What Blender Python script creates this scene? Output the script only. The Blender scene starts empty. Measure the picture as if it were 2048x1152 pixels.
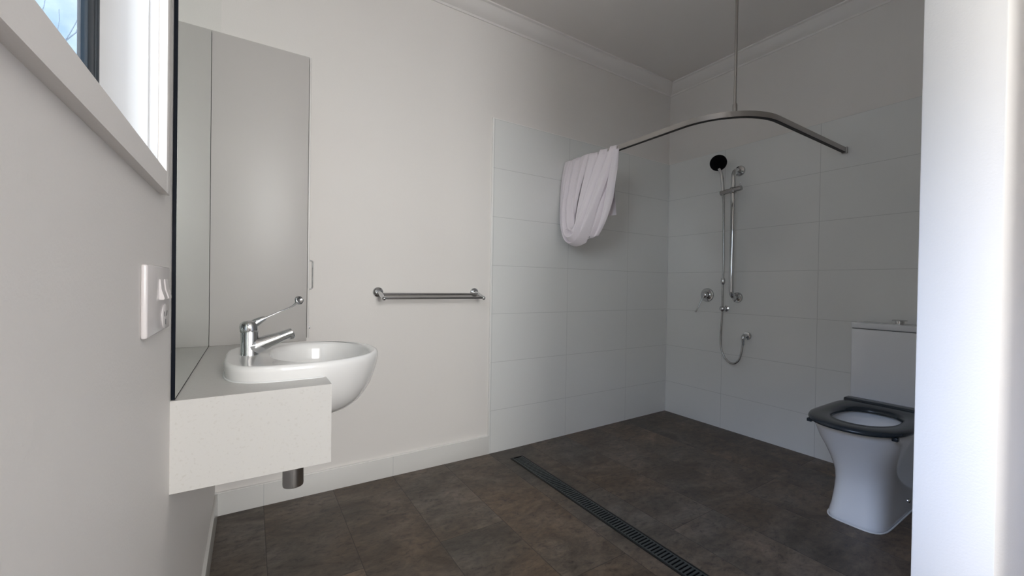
import bpy, bmesh, math, random
from mathutils import Vector, Matrix

SC = bpy.context.scene
COL = SC.collection
rnd = random.Random(7)

# ------------------------------------------------------------------ room numbers (metres)
D = 2.2019      # far wall (towel rail) plane  y = D
W = 2.9489      # right wall (shower, toilet)  x = W
L = -0.1231     # left wall (window, mirror)   x = L
ZC = 2.697      # ceiling
CAMZ = 1.0358
NX, NY0, NY1 = 1.0, 0.1295, 0.2271      # end of the partition wall
TX, TZ = 1.2508, 2.0528                 # left edge and top of the wall tiles
TT = 0.008                              # tile thickness

# ------------------------------------------------------------------ materials
def new_mat(name):
    m = bpy.data.materials.new(name); m.use_nodes = True
    nt = m.node_tree; nt.nodes.clear()
    out = nt.nodes.new('ShaderNodeOutputMaterial')
    b = nt.nodes.new('ShaderNodeBsdfPrincipled')
    nt.links.new(b.outputs[0], out.inputs[0])
    return m, nt, b

def N(nt, t, **kw):
    n = nt.nodes.new(t)
    for k, v in kw.items(): setattr(n, k, v)
    return n

def mth(nt, op, a, b=None, c=None):
    n = nt.nodes.new('ShaderNodeMath'); n.operation = op
    for i, v in enumerate((a, b, c)):
        if v is None: continue
        if isinstance(v, (int, float)): n.inputs[i].default_value = v
        else: nt.links.new(v, n.inputs[i])
    return n.outputs[0]

def mixc(nt, fac, a, b, mode='MIX'):
    n = nt.nodes.new('ShaderNodeMix'); n.data_type = 'RGBA'; n.blend_type = mode
    for sock, v in ((n.inputs[0], fac), (n.inputs[6], a), (n.inputs[7], b)):
        if isinstance(v, (int, float)): sock.default_value = v
        elif isinstance(v, (tuple, list)): sock.default_value = (*v[:3], 1)
        else: nt.links.new(v, sock)
    return n.outputs[2]

def wpos(nt):
    g = nt.nodes.new('ShaderNodeNewGeometry')
    return g.outputs['Position']

def simple(name, col, rough=0.5, metal=0.0, bump=0.0, bscale=200, var=0.0, vscale=6, spec=0.5, coat=0.0):
    m, nt, b = new_mat(name)
    b.inputs['Base Color'].default_value = (*col, 1)
    b.inputs['Roughness'].default_value = rough
    b.inputs['Metallic'].default_value = metal
    b.inputs['Specular IOR Level'].default_value = spec
    b.inputs['Coat Weight'].default_value = coat
    b.inputs['Coat Roughness'].default_value = 0.05
    pos = wpos(nt)
    if var > 0:
        n = N(nt, 'ShaderNodeTexNoise'); n.inputs['Scale'].default_value = vscale; n.inputs['Detail'].default_value = 4
        nt.links.new(pos, n.inputs['Vector'])
        c = mixc(nt, n.outputs[0], tuple(x * (1 - var) for x in col), tuple(min(1, x * (1 + var)) for x in col))
        nt.links.new(c, b.inputs['Base Color'])
    if bump > 0:
        n = N(nt, 'ShaderNodeTexNoise'); n.inputs['Scale'].default_value = bscale; n.inputs['Detail'].default_value = 3
        nt.links.new(pos, n.inputs['Vector'])
        bp = N(nt, 'ShaderNodeBump'); bp.inputs['Strength'].default_value = bump; bp.inputs['Distance'].default_value = 0.002
        nt.links.new(n.outputs[0], bp.inputs['Height']); nt.links.new(bp.outputs[0], b.inputs['Normal'])
    return m

WALLC = (0.80, 0.77, 0.745)
PAINT = simple('white wall paint', WALLC, 0.55, bump=0.12, bscale=260)
CEILM = simple('ceiling paint', (0.86, 0.825, 0.80), 0.7, bump=0.06, bscale=200)
CORN = simple('cornice paint', (0.87, 0.84, 0.82), 0.5)
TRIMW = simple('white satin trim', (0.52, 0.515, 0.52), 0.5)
EDGEW = simple('white tile edge trim', (0.90, 0.89, 0.87), 0.3)
CHROME = simple('polished chrome', (0.62, 0.63, 0.64), 0.06, 1.0)
STEEL = simple('satin stainless steel', (0.46, 0.46, 0.46), 0.22, 1.0)
DSTEEL = simple('dark stainless steel', (0.22, 0.22, 0.22), 0.25, 1.0)
ALU = simple('anodised aluminium', (0.42, 0.40, 0.385), 0.38, 0.9)
BLACKP = simple('black plastic', (0.004, 0.003, 0.004), 0.7, spec=0.08)
SLOT = simple('dark track slot', (0.012, 0.010, 0.010), 0.6)
CERAM = simple('glazed white ceramic', (0.76, 0.75, 0.74), 0.07, coat=0.3)
CERAM2 = simple('toilet ceramic', (0.80, 0.81, 0.84), 0.10)
SEAT = simple('charcoal blue seat plastic', (0.018, 0.026, 0.036), 0.22)
GRATE = simple('black grate metal', (0.012, 0.012, 0.013), 0.42, 0.2)
GRATEF = simple('dark grate edge', (0.008, 0.008, 0.008), 0.5)
PLAS = simple('white switch plastic', (0.64, 0.60, 0.60), 0.22)
PLASD = simple('grey slot plastic', (0.05, 0.05, 0.055), 0.5)
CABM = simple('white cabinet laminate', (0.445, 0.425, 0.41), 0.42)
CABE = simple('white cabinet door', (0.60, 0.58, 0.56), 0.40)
FRAME = simple('navy window aluminium', (0.003, 0.011, 0.020), 0.45, 0.0, spec=0.25)
MEDGE = simple('dark mirror edge', (0.002, 0.004, 0.009), 0.5, spec=0.1)
SEAL = simple('silicone sealant', (0.72, 0.72, 0.72), 0.35)
BARK = simple('pale bark', (0.05, 0.075, 0.11), 0.8)
GROUND = simple('outdoor paving', (0.46, 0.45, 0.43), 0.85, var=0.15, vscale=3)

# solid-surface vanity with a faint speckle
m, nt, b = new_mat('white speckled stone')
n = N(nt, 'ShaderNodeTexNoise'); n.inputs['Scale'].default_value = 170; n.inputs['Detail'].default_value = 6
nt.links.new(wpos(nt), n.inputs['Vector'])
r = N(nt, 'ShaderNodeValToRGB'); r.color_ramp.elements[0].position = 0.30; r.color_ramp.elements[1].position = 0.42
r.color_ramp.elements[0].color = (0.515, 0.495, 0.47, 1); r.color_ramp.elements[1].color = (0.56, 0.545, 0.525, 1)
nt.links.new(n.outputs[0], r.inputs[0]); nt.links.new(r.outputs[0], b.inputs['Base Color'])
b.inputs['Roughness'].default_value = 0.42; b.inputs['Specular IOR Level'].default_value = 0.4
STONE = m

# mirror glass
m, nt, b = new_mat('mirror silver')
b.inputs['Base Color'].default_value = (0.80, 0.86, 0.83, 1); b.inputs['Metallic'].default_value = 1; b.inputs['Roughness'].default_value = 0.0
MIRROR = m

# window glass
m = bpy.data.materials.new('clear window glass'); m.use_nodes = True
nt = m.node_tree; nt.nodes.clear()
out = N(nt, 'ShaderNodeOutputMaterial'); tr = N(nt, 'ShaderNodeBsdfTransparent'); gl = N(nt, 'ShaderNodeBsdfGlossy')
tr.inputs[0].default_value = (0.93, 0.97, 1.0, 1); gl.inputs['Roughness'].default_value = 0.02
fr = N(nt, 'ShaderNodeFresnel'); fr.inputs[0].default_value = 1.25
mx = N(nt, 'ShaderNodeMixShader'); bf = N(nt, 'ShaderNodeNewGeometry'); nt.links.new(mth(nt, 'MULTIPLY', fr.outputs[0], mth(nt, 'SUBTRACT', 1.0, bf.outputs['Backfacing'])), mx.inputs[0]); nt.links.new(tr.outputs[0], mx.inputs[1]); nt.links.new(gl.outputs[0], mx.inputs[2])
nt.links.new(mx.outputs[0], out.inputs[0])
GLASS = m

# curtain cloth
m, nt, b = new_mat('white curtain cloth')
b.inputs['Base Color'].default_value = (0.83, 0.77, 0.81, 1); b.inputs['Roughness'].default_value = 0.75
b.inputs['Sheen Weight'].default_value = 0.15
n = N(nt, 'ShaderNodeTexNoise'); n.inputs['Scale'].default_value = 60; n.inputs['Detail'].default_value = 3
nt.links.new(wpos(nt), n.inputs['Vector'])
bp = N(nt, 'ShaderNodeBump'); bp.inputs['Strength'].default_value = 0.15; bp.inputs['Distance'].default_value = 0.003
nt.links.new(n.outputs[0], bp.inputs['Height']); nt.links.new(bp.outputs[0], b.inputs['Normal'])
CLOTH = m
CLOTHH = simple('white curtain hem', (0.84, 0.81, 0.83), 0.7)

def joint_dist(nt, coord, origin, pitch):
    """distance (m) to the nearest joint line of a regular set"""
    t = mth(nt, 'SUBTRACT', coord, origin - pitch * 40)
    t = mth(nt, 'MODULO', t, pitch)
    return mth(nt, 'MINIMUM', t, mth(nt, 'SUBTRACT', pitch, t))

def wall_tile(name, axis, jo, jp, zo=TZ, zp=0.3, base=(0.80, 0.805, 0.795), gw=0.0013):
    m, nt, b = new_mat(name)
    s = N(nt, 'ShaderNodeSeparateXYZ'); nt.links.new(wpos(nt), s.inputs[0])
    dh = joint_dist(nt, s.outputs[axis], jo, jp)
    d = dh
    if zp: d = mth(nt, 'MINIMUM', dh, joint_dist(nt, s.outputs[2], zo, zp))
    g = mth(nt, 'LESS_THAN', d, gw)
    c = mixc(nt, g, base, (0.56, 0.565, 0.56))
    nt.links.new(c, b.inputs['Base Color'])
    nt.links.new(mth(nt, 'ADD', mth(nt, 'MULTIPLY', g, 0.5), 0.16), b.inputs['Roughness'])
    mr = N(nt, 'ShaderNodeMapRange'); mr.inputs[1].default_value = 0; mr.inputs[2].default_value = 0.003
    nt.links.new(d, mr.inputs[0])
    nz = N(nt, 'ShaderNodeTexNoise'); nz.inputs['Scale'].default_value = 5; nt.links.new(wpos(nt), nz.inputs['Vector'])
    h = mth(nt, 'ADD', mr.outputs[0], mth(nt, 'MULTIPLY', nz.outputs[0], 0.25))
    bp = N(nt, 'ShaderNodeBump'); bp.inputs['Strength'].default_value = 0.25; bp.inputs['Distance'].default_value = 0.001
    nt.links.new(h, bp.inputs['Height']); nt.links.new(bp.outputs[0], b.inputs['Normal'])
    return m
TILE_A = wall_tile('white wall tile far', 0, 1.858, 0.6)
TILE_B = wall_tile('white wall tile right', 1, 1.1128, 0.6)
SKIRT_A = wall_tile('white skirting tile far', 0, 0.060, 0.5965, zp=None, base=(0.74, 0.73, 0.71))
SKIRT_L = wall_tile('white skirting tile left', 1, 1.75, 0.6, zp=None, base=(0.74, 0.73, 0.71))

# slate-look floor tile
m, nt, b = new_mat('brown slate floor tile')
s = N(nt, 'ShaderNodeSeparateXYZ'); P = wpos(nt); nt.links.new(P, s.inputs[0])
X, Y = s.outputs[0], s.outputs[1]
PW, PL = 0.2973, 1.2
cx = mth(nt, 'DIVIDE', mth(nt, 'SUBTRACT', X, 0.0595 - PW * 40), PW)
col_i = mth(nt, 'FLOOR', cx)
par = mth(nt, 'MODULO', col_i, 2.0)                       # 0: joints at y=1.53, 1: joints at y=1.10
yo = mth(nt, 'SUBTRACT', mth(nt, 'ADD', Y, mth(nt, 'MULTIPLY', par, 0.43)), 1.53 - PL * 20)
row_i = mth(nt, 'FLOOR', mth(nt, 'DIVIDE', yo, PL))
ty = mth(nt, 'MODULO', yo, PL); dy = mth(nt, 'MINIMUM', ty, mth(nt, 'SUBTRACT', PL, ty))
tx = mth(nt, 'MULTIPLY', mth(nt, 'FRACT', cx), PW); dx = mth(nt, 'MINIMUM', tx, mth(nt, 'SUBTRACT', PW, tx))
dj = mth(nt, 'MINIMUM', dx, dy)
cmb = N(nt, 'ShaderNodeCombineXYZ'); nt.links.new(col_i, cmb.inputs[0]); nt.links.new(row_i, cmb.inputs[1])
wn = N(nt, 'ShaderNodeTexWhiteNoise'); wn.noise_dimensions = '3D'; nt.links.new(cmb.outputs[0], wn.inputs['Vector'])
off = N(nt, 'ShaderNodeVectorMath'); off.operation = 'MULTIPLY_ADD'
nt.links.new(wn.outputs['Color'], off.inputs[0]); off.inputs[1].default_value = (9, 9, 9); nt.links.new(P, off.inputs[2])
mp = N(nt, 'ShaderNodeMapping'); nt.links.new(off.outputs[0], mp.inputs[0]); mp.inputs['Rotation'].default_value = (0, 0, 0.5); mp.inputs['Scale'].default_value = (1.0, 1.7, 1)
n1 = N(nt, 'ShaderNodeTexNoise'); n1.inputs['Scale'].default_value = 3.4; n1.inputs['Detail'].default_value = 9; n1.inputs['Roughness'].default_value = 0.66; n1.inputs['Distortion'].default_value = 0.9
nt.links.new(mp.outputs[0], n1.inputs['Vector'])
n2 = N(nt, 'ShaderNodeTexNoise'); n2.inputs['Scale'].default_value = 26; n2.inputs['Detail'].default_value = 8; n2.inputs['Roughness'].default_value = 0.72; n2.inputs['Distortion'].default_value = 0.6
nt.links.new(mp.outputs[0], n2.inputs['Vector'])
n3 = N(nt, 'ShaderNodeTexNoise'); n3.inputs['Scale'].default_value = 1.6; n3.inputs['Detail'].default_value = 3
nt.links.new(off.outputs[0], n3.inputs['Vector'])
r1 = N(nt, 'ShaderNodeValToRGB'); e = r1.color_ramp.elements
e[0].position = 0.28; e[0].color = (0.046, 0.037, 0.030, 1); e[1].position = 0.74; e[1].color = (0.155, 0.136, 0.120, 1)
x = e.new(0.5); x.color = (0.094, 0.080, 0.067, 1)
nt.links.new(n1.outputs[0], r1.inputs[0])
r3 = N(nt, 'ShaderNodeValToRGB'); e = r3.color_ramp.elements
e[0].position = 0.35; e[0].color = (1.18, 0.98, 0.80, 1); e[1].position = 0.65; e[1].color = (0.93, 0.93, 0.93, 1)
nt.links.new(n3.outputs[0], r3.inputs[0])
c = mixc(nt, 1.0, r1.outputs[0], r3.outputs[0], 'MULTIPLY')
r2 = N(nt, 'ShaderNodeValToRGB'); e = r2.color_ramp.elements
e[0].position = 0.33; e[0].color = (0.42, 0.41, 0.42, 1); e[1].position = 0.66; e[1].color = (1.45, 1.42, 1.38, 1)
x = e.new(0.45); x.color = (0.95, 0.95, 0.95, 1)
nt.links.new(n2.outputs[0], r2.inputs[0])
c = mixc(nt, 1.0, c, mixc(nt, 1.0, c, r2.outputs[0], 'MULTIPLY'))
tone = mth(nt, 'ADD', mth(nt, 'MULTIPLY', wn.outputs['Value'], 0.30), 0.85)
tc = N(nt, 'ShaderNodeCombineXYZ')
for i in range(3): nt.links.new(tone, tc.inputs[i])
c = mixc(nt, 1.0, c, tc.outputs[0], 'MULTIPLY')
g = mth(nt, 'LESS_THAN', dj, 0.0013)
c = mixc(nt, mth(nt, 'MULTIPLY', g, 0.75), c, (0.022, 0.019, 0.016))
nt.links.new(c, b.inputs['Base Color'])
nt.links.new(mth(nt, 'ADD', mth(nt, 'MULTIPLY', n2.outputs[0], 0.25), 0.38), b.inputs['Roughness'])
mr = N(nt, 'ShaderNodeMapRange'); mr.inputs[2].default_value = 0.004; nt.links.new(dj, mr.inputs[0])
h = mth(nt, 'ADD', mth(nt, 'MULTIPLY', n2.outputs[0], 0.5), mth(nt, 'ADD', n1.outputs[0], mr.outputs[0]))
bp = N(nt, 'ShaderNodeBump'); bp.inputs['Strength'].default_value = 0.35; bp.inputs['Distance'].default_value = 0.002
nt.links.new(h, bp.inputs['Height']); nt.links.new(bp.outputs[0], b.inputs['Normal'])
FLOORM = m

# ------------------------------------------------------------------ mesh helpers (everything given in room coordinates)
def wloc(o):
    v = Vector((0, 0, 0))
    while o is not None:
        v += o.location; o = o.parent
    return v

def obj(name, bm, mat, parent=None, loc=None, smooth=40):
    base = wloc(parent) if parent else Vector(loc or (0, 0, 0))
    bmesh.ops.recalc_face_normals(bm, faces=bm.faces[:])
    for v in bm.verts: v.co -= base
    me = bpy.data.meshes.new(name); 
    for f in bm.faces: f.smooth = True
    bm.to_mesh(me); bm.free()
    for mm in (mat if isinstance(mat, (list, tuple)) else [mat]): me.materials.append(mm)
    me.set_sharp_from_angle(angle=math.radians(smooth))
    o = bpy.data.objects.new(name, me); COL.objects.link(o)
    if parent: o.parent = parent
    else: o.location = base
    return o

def tag(o, label, cat, group=None):
    o['label'] = label; o['category'] = cat
    if group: o['group'] = group
    return o

def thing(name, label, cat, loc):
    o = bpy.data.objects.new(name, None); COL.objects.link(o); o.location = loc; o.empty_display_size = 0.05
    return tag(o, label, cat)

def struct(name, bm, mat, parent=None, loc=None, smooth=30):
    o = obj(name, bm, mat, parent, loc, smooth); o['kind'] = 'structure'
    return o

def add_box(bm, lo, hi, bev=0.0, seg=2):
    t = bmesh.new()
    vs = [t.verts.new((x, y, z)) for x in (lo[0], hi[0]) for y in (lo[1], hi[1]) for z in (lo[2], hi[2])]
    for f in ((0, 1, 3, 2), (4, 6, 7, 5), (0, 4, 5, 1), (2, 3, 7, 6), (0, 2, 6, 4), (1, 5, 7, 3)):
        t.faces.new([vs[i] for i in f])
    bmesh.ops.recalc_face_normals(t, faces=t.faces[:])
    if bev > 0: bmesh.ops.bevel(t, geom=t.edges[:], offset=bev, segments=seg, profile=0.5, affect='EDGES')
    merge(bm, t); return bm

def merge(bm, t, M=None):
    mp = {}
    for v in t.verts: mp[v] = bm.verts.new(M @ v.co if M else v.co)
    for f in t.faces:
        nf = bm.faces.new([mp[v] for v in f.verts]); nf.material_index = f.material_index
    t.free()

def box(lo, hi, bev=0.0, seg=2): return add_box(bmesh.new(), lo, hi, bev, seg)

def loft(bm, rings, cap0=True, cap1=True):
    R = [[bm.verts.new(p) for p in r] for r in rings]
    n = len(R[0])
    for a, c in zip(R, R[1:]):
        for i in range(n):
            bm.faces.new((a[i], a[(i + 1) % n], c[(i + 1) % n], c[i]))
    if cap0: bm.faces.new(list(reversed(R[0])))
    if cap1: bm.faces.new(R[-1])
    return bm

def smooth_path(pts, sub=6):
    pts = [Vector(p) for p in pts]; out = []
    for i in range(len(pts) - 1):
        p0 = pts[max(i - 1, 0)]; p1 = pts[i]; p2 = pts[i + 1]; p3 = pts[min(i + 2, len(pts) - 1)]
        for k in range(sub):
            t = k / sub
            out.append(0.5 * ((2 * p1) + (p2 - p0) * t + (2 * p0 - 5 * p1 + 4 * p2 - p3) * t * t + (3 * p1 - p0 - 3 * p2 + p3) * t ** 3))
    out.append(pts[-1]); return out

def tube(bm, pts, r, n=16, sub=0, flat=None, cap=True):
    """tube along a path; r number or list; flat=(sx,sy) squashes the section, second axis nearest to up"""
    if sub:
        if isinstance(r, (list, tuple)):
            rr = []
            for i in range(len(r) - 1):
                for k in range(sub): rr.append(r[i] + (r[i + 1] - r[i]) * k / sub)
            rr.append(r[-1]); r = rr
        pts = smooth_path(pts, sub)
    pts = [Vector(p) for p in pts]
    if not isinstance(r, (list, tuple)): r = [r] * len(pts)
    rings = []; up = None
    for i, p in enumerate(pts):
        t = (pts[min(i + 1, len(pts) - 1)] - pts[max(i - 1, 0)]).normalized()
        if up is None:
            up = Vector((0, 0, 1)) if abs(t.z) < 0.9 else Vector((0, 1, 0))
        up = (up - t * up.dot(t)).normalized(); sd = t.cross(up)
        fx, fy = flat or (1, 1)
        rings.append([p + sd * (math.cos(a) * r[i] * fx) + up * (math.sin(a) * r[i] * fy) for a in (2 * math.pi * k / n for k in range(n))])
    loft(bm, rings, cap, cap); return bm

def lathe(bm, base, axis, prof, n=32):
    """profile [(radius, distance along axis)] turned about axis from base"""
    base = Vector(base); ax = Vector(axis).normalized()
    u = ax.cross(Vector((0, 0, 1)) if abs(ax.z) < 0.9 else Vector((1, 0, 0))).normalized(); v = ax.cross(u)
    rings = [[base + ax * h + (u * math.cos(a) + v * math.sin(a)) * max(r, 1e-4) for a in (2 * math.pi * k / n for k in range(n))] for r, h in prof]
    loft(bm, rings); return bm

def ball(bm, c, r, n=20):
    return lathe(bm, c, (0, 0, 1), [(r * math.cos(a), r * math.sin(a)) for a in (math.pi * (k / 12 - 0.5) for k in range(13))], n)

def sweep_profile(prof, pts):
    """prof: list of (offset to the inside of the room, drop below ceiling); pts: [(point, inward dir scaled for mitre)]"""
    bm = bmesh.new()
    loft(bm, [[Vector((p[0] + d[0] * o, p[1] + d[1] * o, ZC - h)) for o, h in prof] for p, d in pts])
    return bm

# ------------------------------------------------------------------ camera
yaw, pitch, roll = (math.radians(a) for a in (32.5525, -0.4773, 0.9012))
fw = Vector((math.sin(yaw) * math.cos(pitch), math.cos(yaw) * math.cos(pitch), math.sin(pitch)))
rt = Vector((math.cos(yaw), -math.sin(yaw), 0)); up = rt.cross(fw)
rt2 = rt * math.cos(roll) + up * math.sin(roll); up2 = -rt * math.sin(roll) + up * math.cos(roll)
cam = bpy.data.cameras.new('camera'); co = bpy.data.objects.new('camera', cam); COL.objects.link(co)
M = Matrix((rt2, up2, -fw)).transposed().to_4x4(); M.translation = (0, 0, CAMZ)
co.matrix_world = M
cam.sensor_fit = 'HORIZONTAL'; cam.sensor_width = 36; cam.lens = 819.712 / 2048 * 36; cam.clip_start = 0.01
SC.camera = co

# ------------------------------------------------------------------ room shell
YE = -2.6
XD = 1.37    # drain centre line: the floor falls a little towards it
def floor_z(x): return -0.012 * max(0.0, 1 - abs(x - XD) / 1.45)
bm = bmesh.new()
xs = [-0.30, -0.08, 0.3, 0.7, 1.0, 1.2, 1.325, 1.415, 1.6, 2.0, 2.4, 2.82, 3.05]; ys = [YE, 0.9, D + 0.1]
vt = [[bm.verts.new((x, y, floor_z(x))) for y in ys] for x in xs]
vb = [[bm.verts.new((x, y, -0.10)) for y in ys] for x in xs]
for i in range(len(xs) - 1):
    for j in range(len(ys) - 1):
        bm.faces.new((vt[i][j], vt[i + 1][j], vt[i + 1][j + 1], vt[i][j + 1]))
        bm.faces.new((vb[i][j], vb[i][j + 1], vb[i + 1][j + 1], vb[i + 1][j]))
for i in range(len(xs) - 1):
    bm.faces.new((vt[i][0], vb[i][0], vb[i + 1][0], vt[i + 1][0])); bm.faces.new((vt[i][-1], vt[i + 1][-1], vb[i + 1][-1], vb[i][-1]))
for j in range(len(ys) - 1):
    bm.faces.new((vt[0][j], vt[0][j + 1], vb[0][j + 1], vb[0][j])); bm.faces.new((vt[-1][j], vb[-1][j], vb[-1][j + 1], vt[-1][j + 1]))
struct('floor', bm, FLOORM)
struct('ceiling', box((-0.30, YE, ZC), (W + 0.1, D + 0.1, ZC + 0.1)), CEILM)

XOUT = -0.212
wf = struct('wall_far', box((XOUT, D, -0.05), (W + 0.1, D + 0.1, ZC)), PAINT)
struct('tile_cladding', box((TX, D - TT, -0.02), (W - TT, D, TZ)), TILE_A, wf)
bm = bmesh.new()
add_box(bm, (TX - 0.009, D - TT - 0.003, 0.10), (TX, D, TZ + 0.004), 0.0015)
add_box(bm, (TX, D - TT - 0.0015, TZ), (W - TT, D, TZ + 0.004))
struct('tile_edge_trim', bm, EDGEW, wf)
wr = struct('wall_right', box((W, NY0, -0.05), (W + 0.1, D, ZC)), PAINT)
struct('tile_cladding', box((W - TT, NY1, -0.02), (W, D - TT, TZ)), TILE_B, wr)
# silicone joints in the shower corner and along the floor
bm = bmesh.new()
add_box(bm, (W - TT - 0.004, D - TT - 0.004, 0.0), (W - TT, D - TT, TZ))
struct('corner_sealant', bm, SEAL, wr)

# left wall with the window opening
WY0, WY1, WZ0, WZ1 = -0.45, 0.832, 1.201, 2.00
bm = bmesh.new()
XO = -0.2005
add_box(bm, (XO, YE, -0.05), (L, WY0, ZC)); add_box(bm, (XO, WY1, -0.05), (L, D, ZC))
add_box(bm, (XO, WY0, -0.05), (L, WY1, WZ0)); add_box(bm, (XO, WY0, WZ1), (L, WY1, ZC))
struct('wall_left', bm, PAINT)
# entry side: the partition beside the toilet, and an unseen passage added to steer daylight and shade the partition face
DX1 = 0.965
struct('wall_partition', add_box(bmesh.new(), (NX, NY0, -0.05), (W, NY1, ZC), 0.003, 2), PAINT)
bm = bmesh.new()
add_box(bm, (DX1, YE, -0.05), (DX1 + 0.1, -0.20, ZC)); add_box(bm, (DX1 + 0.1, -0.30, -0.05), (1.4, -0.20, ZC)); add_box(bm, (1.3, -0.20, -0.05), (1.4, NY0, ZC))
struct('added_passage_wall', bm, PAINT)
# end of the passage: unseen window over solid wall, added so light enters from high up
SILL, HEAD = 1.05, 2.66
bm = bmesh.new(); add_box(bm, (L, YE, -0.05), (DX1, YE + 0.09, SILL)); add_box(bm, (L, YE, HEAD), (DX1, YE + 0.09, ZC)); struct('added_end_wall', bm, PAINT)
bm = bmesh.new()
for lo, hi in (((L, SILL), (L + 0.03, HEAD)), ((DX1 - 0.03, SILL), (DX1, HEAD)), ((L, SILL), (DX1, SILL + 0.03)), ((L, HEAD - 0.03), (DX1, HEAD))):
    add_box(bm, (lo[0], YE + 0.02, lo[1]), (hi[0], YE + 0.06, hi[1]))
struct('added_window', bm, FRAME)

# skirting tiles
SK = 0.100
bm = bmesh.new(); add_box(bm, (L + TT, D - TT - 0.002, -0.02), (TX - 0.0, D, SK), 0.001); struct('baseboard_far', bm, SKIRT_A)
bm = bmesh.new(); add_box(bm, (L, 0.24, -0.02), (L + TT + 0.003, D - TT - 0.002, SK), 0.001); struct('baseboard_left', bm, SKIRT_L)
bm = bmesh.new(); add_box(bm, (L, D - TT - 0.005, SK - 0.0005), (TX - 0.009, D, SK + 0.003), 0.001); struct('trim_5', bm, EDGEW)

# cornice
CP = [(0, 0.0), (0, 0.075), (0.006, 0.075), (0.012, 0.066), (0.030, 0.058), (0.050, 0.040), (0.064, 0.020), (0.072, 0.012), (0.085, 0.008), (0.085, 0.0)]
def cornice(name, a, b_, da, db): 
    struct(name, sweep_profile(CP, [(a, da), (b_, db)]), CORN, smooth=25)
cornice('trim_1', (L, D), (W, D), (1, -1), (-1, -1))
cornice('trim_2', (W, D), (W, NY1), (-1, -1), (-1, 1))
cornice('trim_3', (W, NY1), (NX, NY1), (-1, 1), (0, 1))
cornice('trim_4', (L, 0.0), (L, D), (1, 0), (1, -1))

# window: jamb lining, stepped stops, dark aluminium frame, glass, architrave
win = bpy.data.objects.new('window_1', None); COL.objects.link(win); win.location = (L, (WY0 + WY1) / 2, WZ0); win['kind'] = 'structure'
def ring_frame(bm, x0, x1, y0, y1, z0, z1, w, bev=0.0):
    add_box(bm, (x0, y0, z0), (x1, y0 + w, z1), bev); add_box(bm, (x0, y1 - w, z0), (x1, y1, z1), bev)
    add_box(bm, (x0, y0 + w, z0), (x1, y1 - w, z0 + w), bev); add_box(bm, (x0, y0 + w, z1 - w), (x1, y1 - w, z1), bev)
FX = -0.187
bm = bmesh.new(); ring_frame(bm, FX, L + 0.001, WY0, WY1, WZ0, WZ1, 0.0035)
ring_frame(bm, FX, -0.1335, WY0 + 0.0035, WY1 - 0.0035, WZ0 + 0.0035, WZ1 - 0.0035, 0.0022)
struct('jamb_lining', bm, TRIMW, win)
bm = bmesh.new(); A0, A1 = L, L + 0.012; AW = 0.030
add_box(bm, (A0, WY1 - 0.002, WZ0 - AW), (A1, WY1 + AW, WZ1 + AW), 0.0015); add_box(bm, (A0, WY0 - AW, WZ0 - AW), (A1, WY0 + 0.002, WZ1 + AW), 0.0015)
add_box(bm, (A0, WY0 + 0.002, WZ0 - AW), (A1, WY1 - 0.002, WZ0 + 0.002), 0.0); add_box(bm, (A0, WY0 + 0.002, WZ1 - 0.002), (A1, WY1 - 0.002, WZ1 + AW), 0.0)
struct('architrave', bm, PAINT, win)
bm = bmesh.new(); ring_frame(bm, -0.2005, FX, WY0, WY1, WZ0, WZ1, 0.018, 0.001); ring_frame(bm, -0.2000, -0.1885, WY0 + 0.018, WY1 - 0.018, WZ0 + 0.018, WZ1 - 0.018, 0.030, 0.002)
struct('window_frame', bm, FRAME, win)
struct('window_pane', box((-0.1965, WY0 + 0.046, WZ0 + 0.046), (-0.1925, WY1 - 0.046, WZ1 - 0.046)), GLASS, win)

# outside: paving and a bare tree whose twigs show through the glass
struct('added_sky_blocker', box((-1.15, -0.62, -0.12), (XO, -0.52, 3.0)), simple('grey sky blocker', (0.42, 0.42, 0.43), 0.8))  # unseen wall, added to block southern sky light from the window
g = struct('ground', box((-14, -14, -0.35), (14, 14, -0.101)), GROUND)

# ------------------------------------------------------------------ vanity counter
VY, VX, VZ, VB = 0.9719, 0.1533, 0.8105, 0.638
BCX, BCY = 0.105, 1.245
def basin_outline(t, s=1.0):
    """t angle about the basin centre; squared at the back, round at the front"""
    c, sn = math.cos(t), math.sin(t)
    if c >= 0:
        a, b_, p = 0.210, 0.198, 2.2
    else:
        a, b_, p = 0.158, 0.198, 3.6
    k = (abs(c / a) ** p + abs(sn / b_) ** p) ** (-1 / p)
    return BCX + k * c * s, BCY + k * sn * s
van = thing('vanity_counter', 'white speckled wall-hung vanity counter with a thick square end panel, under the mirror', 'vanity', (0.0, 1.58, VB))
NS = 0.93                                                   # the cut-out is a little smaller than the basin rim
def edge_angle(sign):
    lo_, hi_ = 0.0, math.pi
    for _ in range(50):
        mid = (lo_ + hi_) / 2
        if basin_outline(mid, NS)[0] > VX: lo_ = mid
        else: hi_ = mid
    return sign * lo_
t0, t1 = edge_angle(1), 2 * math.pi + edge_angle(-1)
ny1 = basin_outline(t0, NS)[1]; ny0 = basin_outline(t1, NS)[1]
angs = [t0 + (t1 - t0) * k / 60 for k in range(61)] + [math.atan2(y - BCY, x - BCX) % (2 * math.pi) for x, y in ((VX, D - 0.001), (L, D - 0.001), (L, VY), (VX, VY))]
angs = sorted(a for a in angs if t0 <= a <= t1)
def outer(a):
    c, sn = math.cos(a), math.sin(a); ks = []
    if c > 1e-9: ks.append((VX - BCX) / c)
    if c < -1e-9: ks.append((L - BCX) / c)
    if sn > 1e-9: ks.append((D - 0.001 - BCY) / sn)
    if sn < -1e-9: ks.append((VY - BCY) / sn)
    k = min(ks); return BCX + k * c, BCY + k * sn
bm = bmesh.new()
cols = []
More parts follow.
